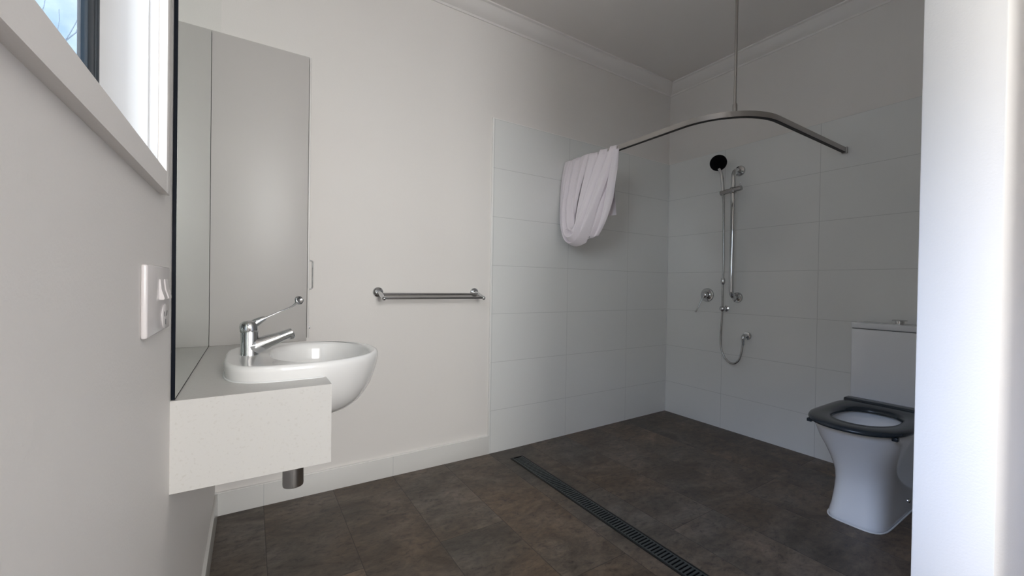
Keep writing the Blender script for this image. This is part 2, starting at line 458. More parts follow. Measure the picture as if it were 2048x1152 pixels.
for a in angs:
    i_, o_ = basin_outline(a, NS), outer(a)
    cols.append([bm.verts.new((p[0], p[1], z)) for p, z in ((i_, VZ), (o_, VZ), (o_, VZ - 0.02), (i_, VZ - 0.02))])
for p, q in zip(cols, cols[1:]):
    for i in range(4): bm.faces.new((p[i], p[(i + 1) % 4], q[(i + 1) % 4], q[i]))
obj('worktop', bm, STONE, van, smooth=30)
bm = bmesh.new(); add_box(bm, (L, VY, VB), (VX, VY + 0.018, VZ - 0.02)); obj('end_panel', bm, STONE, van)
bm = bmesh.new(); add_box(bm, (VX - 0.018, VY + 0.018, VB), (VX, ny0, VZ - 0.02)); add_box(bm, (VX - 0.018, ny1, VB), (VX, D - 0.001, VZ - 0.02))
obj('front_panel', bm, STONE, van)

# ------------------------------------------------------------------ washbasin
ba = thing('washbasin', 'white semi-recessed ceramic washbasin set into the vanity counter, under the lever tap', 'sink', (BCX, BCY, 0.69))
NB = 72
def bring(s, z, cx=None, dx=0.0):
    return [Vector((*basin_outline(2 * math.pi * k / NB, s), z)) + Vector((dx, 0, 0)) for k in range(NB)]
def iring(sx, sy, z, cxx=0.168, p=2.3):
    out = []
    for k in range(NB):
        t = 2 * math.pi * k / NB; c, s = math.cos(t), math.sin(t)
        a = 0.124; b_ = 0.168
        kk = (abs(c / a) ** p + abs(s / b_) ** p) ** (-1 / p)
        out.append(Vector((cxx + kk * c * sx, BCY + kk * s * sy, z)))
    return out
rings = [bring(0.16, 0.684, dx=0.02), bring(0.32, 0.685, dx=0.02), bring(0.50, 0.690, dx=0.016), bring(0.62, 0.699, dx=0.012), bring(0.73, 0.714, dx=0.008), bring(0.82, 0.734, dx=0.004), bring(0.90, 0.760, dx=0.002), bring(0.95, 0.785),
         bring(0.978, 0.805), bring(0.984, 0.811), bring(0.995, 0.8225), bring(1.0, 0.832), bring(0.998, 0.839), bring(0.985, 0.8445), bring(0.965, 0.8465), bring(0.945, 0.8462)]
rings += [iring(1.03, 1.03, 0.8440), iring(1.0, 1.0, 0.8425), iring(0.975, 0.98, 0.838), iring(0.95, 0.955, 0.825), iring(0.91, 0.92, 0.80), iring(0.84, 0.86, 0.77), iring(0.70, 0.74, 0.742), iring(0.45, 0.5, 0.727), iring(0.20, 0.2, 0.722)]
bm = bmesh.new(); loft(bm, rings)
obj('bowl', bm, CERAM, ba, smooth=80)
bm = bmesh.new(); lathe(bm, (0.162, BCY, 0.7225), (0, 0, 1), [(0.021, 0), (0.022, 0.002), (0.014, 0.003), (0.013, 0.0015), (0.001, 0.0015)], 24); obj('drain_waste', bm, CHROME, ba)
# bead of sealant where it meets the counter (near side)
bm = bmesh.new(); pts = [(*basin_outline(math.radians(a), 0.995), VZ + 0.0005) for a in range(-78, -186, -4)]; tube(bm, pts, 0.0022, 8); obj('sealant_bead', bm, SEAL, ba)

# waste trap below
bm = bmesh.new(); lathe(bm, (0.105, 1.28, 0.468), (0, 0, 1), [(0.020, 0), (0.0255, 0.002), (0.0265, 0.008), (0.0265, 0.12), (0.0265, 0.165)], 28); tc = obj('waste_trap', bm, STEEL, ba); tc['label'] = 'dark steel waste trap hanging below the counter'
bm = bmesh.new(); lathe(bm, (0.105, 1.28, 0.632), (0, 0, 1), [(0.016, 0), (0.016, 0.058)], 20); obj('tailpipe', bm, CHROME, tc)

# ------------------------------------------------------------------ basin tap
TY = 1.25; TB = 0.8435
tap = thing('basin_tap', 'chrome lever mixer tap with long upswept lever on the washbasin deck', 'tap', (0.0, TY, TB))
bm = bmesh.new(); lathe(bm, (0.0, TY, TB), (0, 0, 1), [(0.0215, 0), (0.0215, 0.004), (0.0205, 0.006), (0.0205, 0.058), (0.0195, 0.062)], 36); obj('body', bm, CHROME, tap)
bm = bmesh.new()
tube(bm, [(0.0, TY, 0.866), (0.014, TY, 0.867), (0.036, TY, 0.8750), (0.066, TY, 0.8862), (0.097, TY, 0.8985)], [0.0205, 0.0220, 0.0186, 0.0140, 0.0116], 24, sub=6)
sp = obj('spout', bm, CHROME, tap, smooth=60)
bm = bmesh.new(); lathe(bm, (0.0925, TY, 0.896), (0.22, 0, -0.97), [(0.0092, 0), (0.0095, 0.012), (0.0074, 0.0155), (0.0065, 0.013), (0.001, 0.013)], 24); obj('aerator', bm, CHROME, sp)
bm = bmesh.new()
lathe(bm, (-0.001, TY, 0.9055), (-0.10, 0, 1), [(0.0203, 0.0), (0.0210, 0.004), (0.0208, 0.014), (0.0185, 0.022), (0.012, 0.0265), (0.001, 0.0275)], 36)
tube(bm, [(0.004, TY, 0.920), (0.020, TY, 0.931), (0.034, TY, 0.9385)], [0.013, 0.0095, 0.006], 20, sub=4)
obj('cap', bm, CHROME, tap, smooth=60)
bm = bmesh.new()
tube(bm, [(0.030, TY, 0.9365), (0.050, TY, 0.9465), (0.070, TY, 0.956), (0.088, TY, 0.9635), (0.099, TY, 0.970), (0.106, TY, 0.978)], [0.0045, 0.0036, 0.0034, 0.0040, 0.0052, 0.006], 14, sub=5, flat=(1.5, 0.62))
d_ = Vector((0.52, -0.80, 0.30)).normalized()
t = bmesh.new(); lathe(t, Vector((0.112, TY, 0.984)) - d_ * 0.004, d_, [(0.001, 0), (0.0095, 0.0), (0.0120, 0.002), (0.0126, 0.004), (0.0118, 0.007), (0.0095, 0.0085), (0.0065, 0.0078), (0.0050, 0.0045), (0.001, 0.004)], 28); merge(bm, t)
obj('lever', bm, CHROME, tap, smooth=60)

# ------------------------------------------------------------------ mirror
mi = thing('mirror', 'tall frameless wall mirror with a dark edge standing on the vanity counter', 'mirror', (L, 1.59, VZ))
obj('mirror_glass', box((L + 0.0055, 0.9795, VZ + 0.0030), (L + 0.0065, D - 0.002, 2.40)), MIRROR, mi)
bm = bmesh.new(); add_box(bm, (L + 0.0005, 0.9782, VZ + 0.0008), (L + 0.0055, D - 0.002, 2.4005)); add_box(bm, (L + 0.0055, 0.9782, VZ + 0.0008), (L + 0.0064, 0.9795, 2.4005)); add_box(bm, (L + 0.0055, 0.9795, VZ + 0.0008), (L + 0.0066, D - 0.002, VZ + 0.0030))
obj('mirror_edge', bm, MEDGE, mi)

# ------------------------------------------------------------------ tall cabinet
CY, CXF, CZT = 1.7175, 0.1880, 1.876
cab = thing('wall_cabinet', 'tall plain white cabinet standing on the vanity counter in the corner', 'cabinet', (0.03, 1.96, VZ))
CX0 = L + 0.0072
bm = bmesh.new(); add_box(bm, (CX0, CY, VZ + 0.0005), (CXF - 0.0085, D - 0.0015, CZT), 0.0006); obj('cabinet_body', bm, CABM, cab)
bm = bmesh.new(); add_box(bm, (CXF - 0.0070, CY, VZ + 0.012), (CXF, D - 0.003, CZT), 0.001); dr = obj('door', bm, CABE, cab)
bm = bmesh.new(); hx, hy = CXF, 1.79
tube(bm, smooth_path([(hx - 0.001, hy, 1.118), (hx + 0.010, hy, 1.118)], 2) + smooth_path([(hx + 0.014, hy, 1.1172), (hx + 0.0175, hy, 1.1145), (hx + 0.0185, hy, 1.110)], 3) + [(hx + 0.0185, hy, 1.02)] + smooth_path([(hx + 0.0185, hy, 1.014), (hx + 0.0175, hy, 1.0095), (hx + 0.014, hy, 1.0068)], 3) + [(hx + 0.008, hy, 1.006), (hx - 0.001, hy, 1.006)], 0.0026, 12)
obj('handle', bm, DSTEEL, dr, smooth=60)
bm = bmesh.new(); add_box(bm, (hx, 1.775, 0.851), (hx + 0.010, 1.80, 0.861), 0.001); add_box(bm, (hx, 1.778, 0.861), (hx + 0.005, 1.80, 0.868), 0.001); obj('latch', bm, CHROME, dr)

# ------------------------------------------------------------------ power point on the left wall
SW = thing('power_point', 'white power point plate with two rocker switches on the wall below the window', 'power outlet', (L, 0.812, 0.955))
bm = bmesh.new(); add_box(bm, (L, 0.7235, 0.9545), (L + 0.0075, 0.903, 1.0555), 0.003, 3); obj('cover_plate', bm, PLAS, SW)
SX = L + 0.0075
for y0 in (0.806, 0.846):
    bm = bmesh.new()
    a = [(SX - 0.001, 1.036), (SX + 0.001, 1.036), (SX + 0.0025, 1.020), (SX + 0.0065, 1.006), (SX + 0.006, 1.0045), (SX - 0.001, 1.0045)]
    loft(bm, [[Vector((x, y0, z)) for x, z in a], [Vector((x, y0 + 0.029, z)) for x, z in a]])
    bmesh.ops.recalc_face_normals(bm, faces=bm.faces[:]); bmesh.ops.bevel(bm, geom=bm.edges[:], offset=0.0008, segments=2, affect='EDGES')
    obj('rocker_switch', bm, PLAS, SW)
bm = bmesh.new()
t = bmesh.new(); lathe(t, (SX - 0.001, 0.848, 0.977), (1, 0, 0), [(0.020, 0), (0.020, 0.002), (0.018, 0.003), (0.001, 0.003)], 28); merge(bm, t)
so = obj('socket_face', bm, PLAS, SW)
bm = bmesh.new()
for yy, zz, an in ((0.838, 0.981, 0.5), (0.858, 0.981, -0.5), (0.848, 0.968, 0)):
    t = box((-0.0004, -0.001, -0.0042), (0.0004, 0.001, 0.0042)); merge(bm, t, Matrix.Translation((SX + 0.0021, yy, zz)) @ Matrix.Rotation(an, 4, 'X'))
obj('socket_slots', bm, PLASD, so)

# ------------------------------------------------------------------ double towel rail
tw = thing('towel_rail', 'double chrome towel rail on the white wall left of the tiles', 'towel rail', (0.855, D, 0.97))
for x, xe in ((0.567, 0.571), (1.135, 1.144)):
    bm = bmesh.new(); lathe(bm, (x, D, 0.985), (0, -1, 0), [(0.027, 0), (0.027, 0.006), (0.024, 0.010), (0.014, 0.014), (0.012, 0.02)], 32); obj('wall_flange', bm, CHROME, tw)
    bm = bmesh.new(); tube(bm, [(x, D - 0.012, 0.985), (x + (xe - x) * 0.4, D - 0.045, 0.977), (xe, D - 0.098, 0.957), (xe, D - 0.104, 0.955)], 0.0105, 18)
    t = bmesh.new(); ball(t, (xe, D - 0.104, 0.955), 0.0112); merge(bm, t); obj('arm', bm, CHROME, tw)
for y, z in ((D - 0.052, 0.975), (D - 0.100, 0.957)):
    bm = bmesh.new(); tube(bm, [(0.568, y, z), (1.141, y, z)], 0.0072, 18); obj('bar', bm, STEEL, tw)

# ------------------------------------------------------------------ curtain track
RX, RY, RZ0, RZ1, RR = 1.832, 0.990, 1.839, 1.868, 0.30
trk = thing('curtain_track', 'curved metal curtain track hung from the ceiling by a thin rod', 'curtain track', (RX, RY, RZ0))
path = [(RX, D - 0.012), (RX, 2.0), (RX, 1.7), (RX, RY + RR + 0.08)]
for k in range(0, 17):
    a = math.pi + (math.pi / 2) * k / 16
    path.append((RX + RR + RR * math.cos(a), RY + RR + RR * math.sin(a)))
path += [(RX + RR + 0.08, RY), (2.6, RY), (W - TT - 0.010, RY)]
def rail_mesh(w, z0, z1):
    bm = bmesh.new(); rings = []
    for i, p in enumerate(path):
        a = Vector(path[max(i - 1, 0)]); b_ = Vector(path[min(i + 1, len(path) - 1)]); t = (b_ - a).normalized(); nn = Vector((-t.y, t.x))
        q0 = Vector(p) + nn * w; q1 = Vector(p) - nn * w
        rings.append([(q0.x, q0.y, z0), (q1.x, q1.y, z0), (q1.x, q1.y, z1), (q0.x, q0.y, z1)])
    loft(bm, rings); return bm
obj('rail', rail_mesh(0.0095, RZ0 + 0.003, RZ1), ALU, trk, smooth=50)
obj('rail_slot', rail_mesh(0.0085, RZ0, RZ0 + 0.0032), SLOT, trk, smooth=50)
bm = bmesh.new(); add_box(bm, (RX - 0.013, D - TT - 0.014, RZ0 - 0.004), (RX + 0.013, D - TT, RZ1 + 0.004), 0.002); obj('end_bracket', bm, ALU, trk)
bm = bmesh.new(); add_box(bm, (W - TT - 0.016, RY - 0.014, RZ0 - 0.003), (W - TT, RY + 0.013, RZ1 + 0.004), 0.002); obj('end_bracket', bm, ALU, trk)
k_ = RR * (1 - math.sqrt(0.5)); HX, HY = RX + k_ + 0.012, RY + k_ - 0.012
HX, HY = RX + k_, RY + k_
bm = bmesh.new(); tube(bm, [(HX, HY, RZ1 + 0.03), (HX, HY, ZC - 0.004)], 0.0062, 16); rod = obj('drop_rod', bm, ALU, trk)
bm = bmesh.new(); lathe(bm, (HX, HY, RZ1 - 0.001), (0, 0, 1), [(0.010, 0), (0.0105, 0.028), (0.0095, 0.034), (0.0085, 0.038), (0.0063, 0.039)], 20); obj('rod_collar', bm, ALU, trk)
bm = bmesh.new(); lathe(bm, (HX, HY, ZC), (0, 0, -1), [(0.030, 0), (0.030, 0.004), (0.012, 0.012), (0.006, 0.013)], 24); obj('ceiling_flange', bm, ALU, trk)

# ------------------------------------------------------------------ shower curtain, bundled up over the track at the wall
cu = thing('shower_curtain', 'white shower curtain gathered and looped up over the track by the tiled wall', 'curtain', (RX, 1.95, 1.28))
def grid_mesh(fn, nu, nv, thick=0.002):
    """a cloth sheet with a front and a back face"""
    bm = bmesh.new()
    P_ = [[fn(i / nu, j / nv) for j in range(nv + 1)] for i in range(nu + 1)]
    F = [[bm.verts.new(p) for p in row] for row in P_]
    B = [[bm.verts.new(p + Vector((thick, 0, 0))) for p in row] for row in P_]
    for i in range(nu):
        for j in range(nv):
            bm.faces.new((F[i][j], F[i + 1][j], F[i + 1][j + 1], F[i][j + 1])); bm.faces.new((B[i][j], B[i][j + 1], B[i + 1][j + 1], B[i + 1][j]))
    rim = [(i, 0) for i in range(nu)] + [(nu, j) for j in range(nv)] + [(i, nv) for i in range(nu, 0, -1)] + [(0, j) for j in range(nv, 0, -1)]
    for (i, j), (k, l) in zip(rim, rim[1:] + rim[:1]):
        bm.faces.new((F[i][j], B[i][j], B[k][l], F[k][l]))
    return bm
def crease(t):
    """rounded fold with a sharp valley"""
    return 2 * abs(math.sin(t / 2)) ** 0.65 - 1
def back_sheet(u, v):
    y = 2.183 - 0.40 * u; z = RZ0 + 0.004 - v * (0.380 + 0.01 * math.sin(u * 5))
    f = math.sin(u * 34 + 0.7 * math.sin(v * 3)) * (0.007 + 0.006 * v)
    y += 0.012 * v * math.cos(u * 34) - 0.0 * v
    return Vector((RX + 0.022 + f + 0.018 * v, y, z))
obj('back_drape', grid_mesh(back_sheet, 90, 30), CLOTH, cu, smooth=180)
def swag(u, v):
    """u across the bundle (0 outer, 1 inner), v along each strand: track -> bottom -> track"""
    yA = 2.190 - 0.160 * u ** 1.1; yC = 1.705 + 0.25 * u ** 1.1
    zb = 1.285 + 0.125 * u ** 1.25
    yb = 2.000 - 0.020 * u
    top = RZ1 + 0.004
    s = v * 2 - 1
    if s < 0:
        k = -s; y = yb + (yA - yb) * (1 - (1 - k) ** 2.1) ** 0.72; z = zb + (top - zb) * (k ** 1.55 if k < 1 else 1)
    else:
        k = s; y = yb + (yC - yb) * k ** 0.75; z = zb + (top - zb) * k ** 1.5
    kk = abs(s)
    bulge = 0.075 * (1 - kk ** 2.6) * (0.55 + 0.75 * math.sin(math.pi * min(1, 0.15 + 0.75 * u)))
    fold = crease(u * 19 + 1.6 * math.sin(v * 5.5)) * (0.017 + 0.012 * (1 - kk)) + math.sin(u * 41 + 3 * v) * 0.004
    edge = 0.012 * math.sin(v * 17 + u * 9) * (1 - kk) * 0.5
    x = RX - 0.016 - bulge - fold * 0.9 + 0.014 * (1 - u)
    return Vector((x, y + fold * 0.35 * (1 - kk), z + fold * 0.35 * (1 - kk) + edge * 0.3))
obj('front_swag', grid_mesh(swag, 140, 80), CLOTH, cu, smooth=180)
def over(u, v):
    """cloth thrown over the track: front roll at the left, from the wall to the knot"""
    y = 2.190 - (0.250 - 0.03 * v) * u
    a = v
    if a < 0.25:
        th = math.pi * (a / 0.25); x = RX - 0.014 * -math.cos(th) ; z = RZ1 + 0.006 + 0.010 * math.sin(th); x = RX + 0.016 * math.cos(th)
    else:
        k = (a - 0.25) / 0.75; x = RX - 0.016 - 0.052 * math.sin(k * 1.7) ; z = RZ1 + 0.006 - 0.46 * k
        y += 0.035 * k * (0.0 + u) - 0.045 * k * k * (1 - u)
    f = crease(u * 19 + 2.2 * v + 0.6 * math.sin(v * 6 + u * 3)) * 0.017 * min(1, v * 2.2) + math.sin(u * 37 + 1.3 + v) * 0.004 * min(1, v * 2)
    return Vector((x - f, y, z))
obj('front_drape', grid_mesh(over, 130, 60), CLOTH, cu, smooth=180)
def tail(u, v):
    """two hanging fold tubes at the free edge, slanting down into the bundle"""
    top = RZ0 + 0.006; y0 = 1.845 - 0.14 * u
    y = y0 + 0.06 * v + 0.085 * v ** 5; z = top - (0.53 - 0.03 * u) * v
    f = crease(u * 17.5 + 0.8 + 0.7 * math.sin(v * 4)) * 0.018 * (1 - 0.25 * v) + math.sin(u * 33 + v * 2) * 0.003
    return Vector((RX - 0.012 - f - 0.055 * (1 - 0.75 * u) * math.sin(v * 2.3), y, z))
obj('side_drape', grid_mesh(tail, 130, 50), CLOTH, cu, smooth=180)
def knot(u, v):
    a = u * 2 * math.pi; 
    r_ = 0.012 + 0.052 * v; 
    y = 2.035 + r_ * 1.15 * math.cos(a) ; z = 1.385 + r_ * 0.85 * math.sin(a) - 0.02 * v
    x = RX - 0.112 + 0.030 * v ** 2 + 0.006 * math.sin(a * 3 + 9 * v) + 0.012 * math.sin(v * 11)
    return Vector((x, y, z))
obj('gathered_knot', grid_mesh(knot, 48, 24), CLOTH, cu, smooth=180)

# ------------------------------------------------------------------ shower set on the right wall
WT = W - TT
GX, GY = 2.858, 1.604
gr = thing('grab_rail', 'vertical chrome grab rail on the shower wall carrying the hand shower slider', 'grab rail', (WT, GY, 1.42))
bm = bmesh.new()
pts = [(WT - 0.004, GY, 1.872)] + smooth_path([(WT - 0.030, GY, 1.872), (GX + 0.020, GY, 1.862), (GX + 0.004, GY, 1.835), (GX, GY, 1.800)], 5) + [(GX, GY, 1.05)] + smooth_path([(GX, GY, 1.035), (GX + 0.004, GY, 1.002), (GX + 0.020, GY, 0.978), (WT - 0.030, GY, 0.969)], 5) + [(WT - 0.004, GY, 0.969)]
tube(bm, pts, 0.0158, 24); obj('rail', bm, CHROME, gr, smooth=60)
for z in (1.872, 0.969):
    bm = bmesh.new(); lathe(bm, (WT, GY, z), (-1, 0, 0), [(0.038, 0), (0.038, 0.006), (0.034, 0.011), (0.022, 0.013), (0.017, 0.016)], 32); obj('wall_flange', bm, CHROME, gr)
SLZ = 1.722
bm = bmesh.new()
tube(bm, [(GX - 0.004, 1.692, SLZ - 0.005), (GX - 0.004, 1.545, SLZ + 0.008)], 0.017, 20)
t = bmesh.new(); lathe(t, (GX, GY, SLZ - 0.022), (0, 0, 1), [(0.0162, 0), (0.021, 0.003), (0.021, 0.042), (0.0162, 0.045)], 24); merge(bm, t)
sl = obj('slider', bm, STEEL, gr, smooth=60)
bm = bmesh.new(); tube(bm, [(GX - 0.004, 1.560, SLZ + 0.016), (GX - 0.006, 1.552, SLZ + 0.046)], [0.005, 0.003], 10); obj('slider_lever', bm, STEEL, sl)

hs = thing('hand_shower', 'chrome hand shower with round black spray face and a thin looped hose', 'shower head', (2.852, 1.69, SLZ))
hd = Vector((-0.80, -0.42, -0.20)).normalized(); hc = Vector((2.842, 1.708, 1.938))
bm = bmesh.new()
lathe(bm, hc - hd * 0.030, hd, [(0.012, 0), (0.030, 0.004), (0.047, 0.012), (0.0560, 0.022), (0.0572, 0.029), (0.0560, 0.031)], 40)
obj('head_shell', bm, DSTEEL, hs, smooth=50)
bm = bmesh.new(); lathe(bm, hc + hd * 0.0005, hd, [(0.0560, 0), (0.0555, 0.002), (0.050, 0.003), (0.001, 0.0035)], 40)
sf = obj('spray_face', bm, BLACKP, hs)
bm = bmesh.new(); tube(bm, [hc - hd * 0.018 + Vector((0, -0.006, -0.045)), (2.858, 1.694, 1.86), (2.858, 1.684, 1.79), (2.856, 1.678, 1.735), (2.855, 1.676, 1.70)], [0.0125, 0.0115, 0.0115, 0.012, 0.0105], 18, sub=4)
obj('handle', bm, CHROME, hs, smooth=60)

bm = bmesh.new()
hp = [(2.855, 1.676, 1.70), (2.857, 1.671, 1.62), (2.858, 1.667, 1.40), (2.862, 1.667, 1.15), (2.866, 1.672, 0.99), (2.872, 1.674, 0.89), (2.877, 1.680, 0.79), (2.880, 1.687, 0.69), (2.881, 1.683, 0.605), (2.881, 1.660, 0.543), (2.881, 1.625, 0.508), (2.882, 1.588, 0.503), (2.884, 1.557, 0.530), (2.887, 1.541, 0.580), (2.891, 1.535, 0.640), (2.893, 1.534, 0.665)]
tube(bm, hp, 0.0066, 14, sub=6); ho = obj('hose', bm, STEEL, hs, smooth=80)
bm = bmesh.new(); lathe(bm, (2.863, 1.668, 1.060), (0, 0, 1), [(0.008, 0), (0.013, 0.006), (0.0155, 0.018), (0.0155, 0.030), (0.013, 0.042), (0.008, 0.048)], 20); obj('backflow_valve', bm, CHROME, ho)
bm = bmesh.new(); lathe(bm, (2.893, 1.534, 0.640), (0, 0, 1), [(0.008, 0), (0.0095, 0.004), (0.0115, 0.040), (0.0115, 0.046)], 18); obj('hose_nut', bm, CHROME, ho)
hr = thing('hose_retainer', 'small round chrome hose holder on the shower wall left of the grab rail foot', 'hose holder', (WT, 1.688, 0.885))
bm = bmesh.new(); lathe(bm, (WT, 1.685, 0.885), (-1, 0, 0), [(0.022, 0), (0.022, 0.005), (0.013, 0.010), (0.010, 0.050)], 24); obj('mount', bm, CHROME, hr)
bm = bmesh.new(); t = bmesh.new(); ball(t, (2.872, 1.672, 0.885), 0.0215); merge(bm, t); obj('holder_ring', bm, CHROME, hr)

el = thing('shower_elbow', 'chrome wall elbow at the end of the shower hose loop', 'pipe', (WT, 1.528, 0.70))
bm = bmesh.new(); lathe(bm, (WT, 1.530, 0.702), (-1, 0, 0), [(0.029, 0), (0.029, 0.006), (0.026, 0.010), (0.015, 0.012)], 28); obj('wall_flange', bm, CHROME, el)
bm = bmesh.new(); tube(bm, [(WT - 0.006, 1.530, 0.702), (2.910, 1.531, 0.703), (2.898, 1.533, 0.699), (2.893, 1.534, 0.686), (2.893, 1.534, 0.676)], [0.014, 0.0145, 0.0145, 0.0135, 0.012], 18, sub=3); obj('elbow', bm, CHROME, el, smooth=60)

mxr = thing('shower_mixer', 'round chrome shower mixer with a long thin lever on the tiled wall', 'tap', (WT, 1.834, 0.98))
bm = bmesh.new(); lathe(bm, (WT, 1.834, 0.98), (-1, 0, 0), [(0.053, 0), (0.053, 0.004), (0.049, 0.009), (0.030, 0.012), (0.028, 0.014)], 40); obj('wall_plate', bm, CHROME, mxr)
bm = bmesh.new(); lathe(bm, (WT - 0.010, 1.834, 0.98), (-1, 0, 0), [(0.026, 0), (0.026, 0.024), (0.024, 0.034), (0.017, 0.042), (0.001, 0.044)], 32); obj('cap', bm, CHROME, mxr, smooth=60)
bm = bmesh.new(); tube(bm, [(WT - 0.046, 1.832, 0.972), (WT - 0.058, 1.840, 0.950), (WT - 0.072, 1.853, 0.905), (WT - 0.084, 1.864, 0.868), (WT - 0.094, 1.869, 0.850)], [0.0065, 0.0045, 0.0042, 0.0055, 0.0082], 14, sub=5, flat=(1.25, 0.8)); obj('lever', bm, CHROME, mxr, smooth=60)

# ------------------------------------------------------------------ toilet
TCY = 0.706
to = thing('toilet', 'white close-coupled toilet with a charcoal seat standing against the shower wall', 'toilet', (2.5, TCY, 0.0))
NT = 64
def tring(xf, xb, hw, z, p=2.6, pb=5.0, cfrac=0.42):
    """plan section: rounded front at xf, squarer back at xb"""
    cxx = xf + (xb - xf) * cfrac; out = []
    for k in range(NT):
        t = 2 * math.pi * k / NT; c, s = math.cos(t), math.sin(t)
        a, pp = ((xb - cxx), pb) if c > 0 else ((cxx - xf), p)
        kk = (abs(c / a) ** pp + abs(s / hw) ** pp) ** (-1 / pp)
        out.append(Vector((cxx + kk * c, TCY + kk * s, z)))
    return out
BK = 2.920
bm = bmesh.new()
rg = [tring(2.268, BK, 0.098, -0.012, 4.2, 9, 0.25), tring(2.246, BK, 0.105, -0.006, 4.2, 9, 0.25), tring(2.246, BK, 0.106, 0.012, 4.2, 9, 0.25), tring(2.256, BK, 0.101, 0.05, 3.8, 9, 0.26),
      tring(2.266, BK, 0.0985, 0.11, 3.4, 9, 0.28), tring(2.268, BK, 0.099, 0.16, 3.1, 8, 0.30), tring(2.262, BK, 0.104, 0.20, 2.9, 8, 0.32), tring(2.245, BK, 0.114, 0.25, 2.7, 8, 0.28),
      tring(2.218, BK, 0.132, 0.31, 2.6, 8, 0.26), tring(2.190, BK, 0.150, 0.36, 2.55, 8, 0.25), tring(2.165, BK, 0.164, 0.40, 2.35, 8, 0.28), tring(2.150, BK, 0.171, 0.424, 2.3, 8, 0.28),
      tring(2.154, BK, 0.169, 0.432, 2.3, 8, 0.28), tring(2.175, BK - 0.01, 0.152, 0.4345, 2.5, 8, 0.24),
      tring(2.190, 2.600, 0.128, 0.434, 2.4, 2.6, 0.46), tring(2.196, 2.590, 0.122, 0.428, 2.4, 2.6, 0.46), tring(2.205, 2.57, 0.115, 0.40, 2.4, 2.5, 0.46), tring(2.235, 2.53, 0.098, 0.35, 2.3, 2.4, 0.46),
      tring(2.285, 2.47, 0.07, 0.29, 2.2, 2.3, 0.5), tring(2.33, 2.42, 0.045, 0.25, 2.1, 2.1, 0.5), tring(2.35, 2.40, 0.02, 0.245, 2, 2, 0.5)]
loft(bm, rg); obj('pan', bm, CERAM2, to, smooth=80)
bm = bmesh.new(); lo = [Vector(p) for p in tring(2.243, BK, 0.108, 0.0, 4.2, 9, 0.25)]
lo = [Vector((p.x, p.y, floor_z(p.x) + 0.002)) for p in lo if p.x < 2.9]
i0 = max(range(len(lo)), key=lambda i: (lo[i] - lo[i - 1]).length); lo = lo[i0:] + lo[:i0]
tube(bm, lo, 0.0032, 8); obj('base_sealant', bm, SEAL, to)
# seat: open ring with thickness
def sring(xf, xb, hw, z): return tring(xf, xb, hw, z, 2.25, 7.0, 0.40)
def hring(xf, xb, hw, z): return tring(xf, xb, hw, z, 2.2, 2.6, 0.50)
SB = 2.690
bm = bmesh.new()
rr = [hring(2.220, 2.565, 0.110, 0.4365), sring(2.12, SB, 0.170, 0.4365), sring(2.106, SB, 0.179, 0.440), sring(2.103, SB, 0.181, 0.448), sring(2.110, SB, 0.178, 0.4555), sring(2.128, SB - 0.004, 0.166, 0.4605),
      sring(2.150, SB - 0.01, 0.148, 0.4610), hring(2.205, 2.585, 0.124, 0.4585), hring(2.216, 2.572, 0.115, 0.452), hring(2.222, 2.565, 0.111, 0.444), hring(2.220, 2.565, 0.110, 0.4365)]
R = [[bm.verts.new(p) for p in r_] for r_ in rr[:-1]]; R.append(R[0])
for a, c in zip(R, R[1:]):
    for i in range(NT): bm.faces.new((a[i], a[(i + 1) % NT], c[(i + 1) % NT], c[i]))
seat = obj('seat', bm, SEAT, to, smooth=70)
bm = bmesh.new(); add_box(bm, (2.655, TCY - 0.178, 0.4355), (2.715, TCY + 0.172, 0.4685), 0.006, 3); obj('hinge_bar', bm, SEAT, seat)
for x, y in ((2.200, TCY + 0.146), (2.215, TCY - 0.150)):
    bm = bmesh.new(); add_box(bm, (x - 0.012, y - 0.010, 0.423), (x + 0.012, y + 0.010, 0.4385), 0.003); obj('seat_buffer', bm, SEAT, seat)
# cistern
CF = 2.772
bm = bmesh.new(); add_box(bm, (CF - 0.018, TCY - 0.168, 0.4345), (WT - 0.001, TCY + 0.168, 0.452), 0.004); obj('cistern_deck', bm, CERAM2, to)
bm = bmesh.new(); add_box(bm, (CF, TCY - 0.182, 0.4545), (WT - 0.001, TCY + 0.182, 0.8265), 0.007, 3); obj('cistern', bm, CERAM2, to)
bm = bmesh.new(); add_box(bm, (CF + 0.004, TCY - 0.178, 0.8265), (WT - 0.003, TCY + 0.178, 0.8300)); obj('lid_gap', bm, PLASD, to)
bm = bmesh.new(); add_box(bm, (CF - 0.002, TCY - 0.184, 0.8295), (WT - 0.001, TCY + 0.184, 0.859), 0.006, 3); lid = obj('cistern_lid', bm, CERAM2, to)
bm = bmesh.new(); lathe(bm, (2.86, 0.712, 0.8588), (0, 0, 1), [(0.028, 0), (0.028, 0.003), (0.019, 0.005), (0.019, 0.017), (0.030, 0.0185), (0.031, 0.022), (0.028, 0.0245), (0.001, 0.0255)], 32); obj('flush_button', bm, CHROME, lid, smooth=40)
bm = bmesh.new(); lathe(bm, (2.60, TCY - 0.098, 0.055), (0, -1, 0), [(0.009, 0), (0.009, 0.009), (0.007, 0.0115), (0.001, 0.012)], 20); obj('fixing_cap', bm, CHROME, to)

